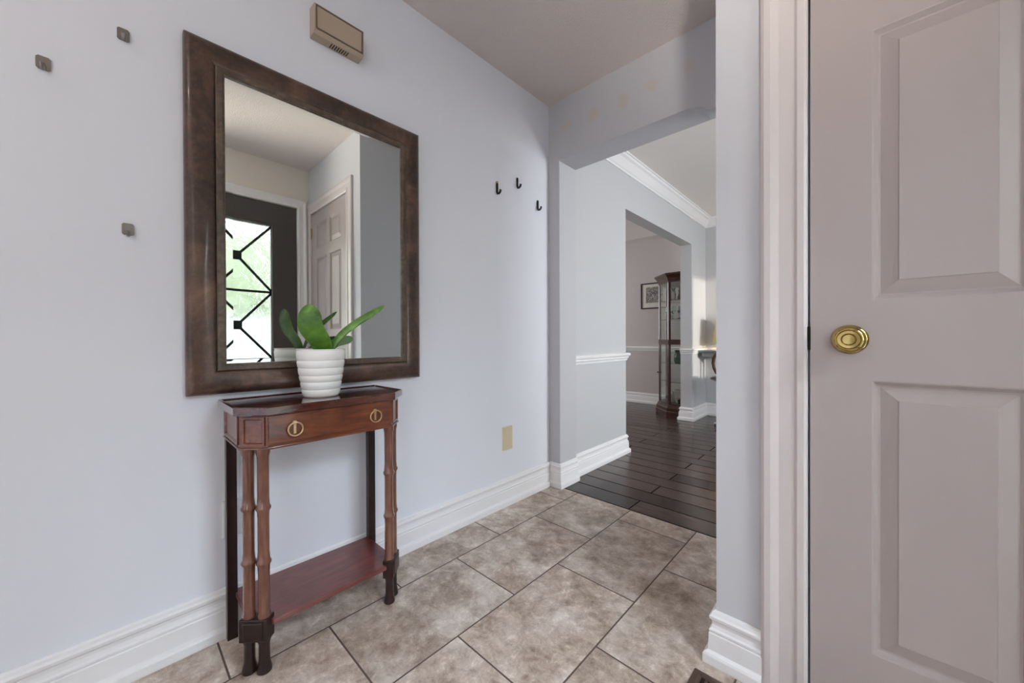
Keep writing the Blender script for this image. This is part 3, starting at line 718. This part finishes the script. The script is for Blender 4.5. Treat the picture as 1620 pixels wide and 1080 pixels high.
ware('figurine', [(0, 0), (.035, 0), (.030, .04), (.016, .08), (.022, .11), (.012, .135), (.016, .155), (0, .17)], -.15, 4.80, 1.44, mat('brown_figurine', '6b584c', .5), 'brown figurine on the top shelf of the curio cabinet', 'figurine')
ware('porcelain_bottle', [(0, 0), (.022, 0), (.026, .06), (.010, .10), (.009, .14), (0, .14)], -.125, 4.90, 1.44, PAPER, 'slim white porcelain bottle on the top shelf of the curio cabinet', 'bottle')
ware('green_glass_vase', [(0, 0), (.05, 0), (.062, .03), (.058, .10), (.045, .14), (.056, .165), (.052, .165), (.041, .14), (0, .03)], -.175, 4.83, .65, GREENG, 'dark green glass vase in the lower half of the curio cabinet', 'vase')
ware('porcelain_jar', [(0, 0), (.04, 0), (.052, .05), (.045, .10), (.015, .12), (0, .13)], -.30, 4.93, .15, PAPER, 'white lidded porcelain jar on the floor of the curio cabinet', 'jar')
ware('black_bowl', [(0, 0), (.03, 0), (.034, .05), (.03, .055), (0, .02)], -.145, 4.79, .15, BLACKM, 'small black pot at the bottom of the curio cabinet', 'pot')
bk = empty('lattice_basket', (-.19, 4.90, .15)); tag(bk, 'white lattice basket at the bottom of the curio cabinet', 'basket')
bm = B()
for k in range(12):
    a = 2*PI*k/12; tube(bm, [(.05*math.cos(a), .05*math.sin(a), .004), (.075*math.cos(a+.5), .075*math.sin(a+.5), .15)], .003, 6)
    tube(bm, [(.05*math.cos(a), .05*math.sin(a), .004), (.075*math.cos(a-.5), .075*math.sin(a-.5), .15)], .003, 6)
lathe(bm, [(0, 0), (.052, 0), (.052, .006), (0, .006)]); tube(bm, [(.076*math.cos(k*PI/12), .076*math.sin(k*PI/12), .152) for k in range(24)], .005, 6, closed=True)
obj('basket_body', bm, PAPER, bk)

# ------------------------------------------------------------------ hall corner: desk, lamp, chair
dk = empty('corner_desk', (.50, 4.92, 0)); tag(dk, 'grey topped desk in the far corner of the hall under the lamp', 'desk')
DGR = mat('grey_desk_top', '74757c', .3)
obj('desk_top', at(boxes((.062, .98, 4.76, 5.10, .798, .818)), dk.location), DGR, dk, bevel=.003)
obj('apron', at(boxes((.10, .95, 4.79, 4.81, .745, .797), (.10, .12, 4.81, 5.08, .745, .797)), dk.location), DGR, dk)
for x_ in (.50, .93):
    for y_ in (4.80, 5.06): obj('leg', at(boxes((x_-.02, x_+.02, y_-.015, y_+.015, 0, .797)), dk.location), DGR, dk)
lp = empty('table_lamp', (.325, 4.95, .818)); tag(lp, 'table lamp with a cream cone shade on the corner desk in the hall', 'table lamp')
obj('lamp_base', lathe(B(), [(0, 0), (.05, 0), (.052, .010), (.02, .018), (.03, .05), (.012, .09), (.010, .14), (0, .14)], seg=24), mat('dark_lamp_base', '2d2420', .3), lp, smooth=True)
bm = lathe(B(), [(.150, .095), (.146, .11), (.106, .395), (.104, .395), (.144, .108), (.148, .095)], seg=32, cap=False); obj('lamp_shade', bm, SHADE, lp, smooth=True)
obj('finial', lathe(B(), [(0, .14), (.003, .14), (.003, .40), (.010, .405), (.006, .42), (0, .425)], seg=12), BRASS, lp, smooth=True)
bl = light('table_lamp_bulb', 'POINT', (.325, 4.95, 1.02), (.325, 4.95, 0), PW['bulb'], (1, .80, .52), shadow_soft_size=.03)
cr = empty('desk_chair', (.50, 4.51, 0)); tag(cr, 'dark chair with a round seat drawn up to the corner desk', 'chair')
obj('seat', lathe(B(), [(0, .505), (.20, .505), (.225, .52), (.225, .532), (.20, .545), (0, .55)], seg=32), CABM, cr, smooth=True)
bm = B(); tube(bm, [(.15*math.cos(PI*k/10), -.20-.02*math.sin(PI*k/10), .70+.17*math.sin(PI*k/10)) for k in range(-10, 10)], .016, 8, closed=True); tube(bm, [(0, -.20, .54), (0, -.205, .56)], .02, 8)
obj('backrest', bm, CABM, cr, smooth=True)
obj('column', lathe(B(), [(.022, .04), (.022, .505)], seg=16), CABM, cr, smooth=True)
for k in range(5):
    a = 2*PI*k/5+.3; obj('foot', tube(B(), [(0, 0, .05), (.12*math.cos(a), .12*math.sin(a), .04), (.22*math.cos(a), .22*math.sin(a), .0125)], [.018, .015, .012], 8), CABM, cr, smooth=True)

# ------------------------------------------------------------------ outside the front door
def blob(name, x0, x1, y0, y1, z0, z1, m, label, cat):
    bm = B(); box(bm, x0, x1, y0, y1, z0, z1); bmesh.ops.subdivide_edges(bm, edges=bm.edges, cuts=24, use_grid_fill=True)
    for v in bm.verts: v.co += Vector([random.uniform(-.14, .14) for _ in range(3)])*(1 if v.co.z > z0+.2 else .2)
    o = obj(name, bm, m); tag(o, label, cat); return o
blob('hedge', 6.0, 7.0, -3, 2.3, -.1, 4.2, HEDGE, 'tall green hedge outside, seen through the front door glass in the mirror', 'hedge')
gw = struct('wall_outside', boxes((4.6, 4.7, -3, 2.0, -.1, 1.25)), mat('white_garden_wall', 'b9bab4', .9))
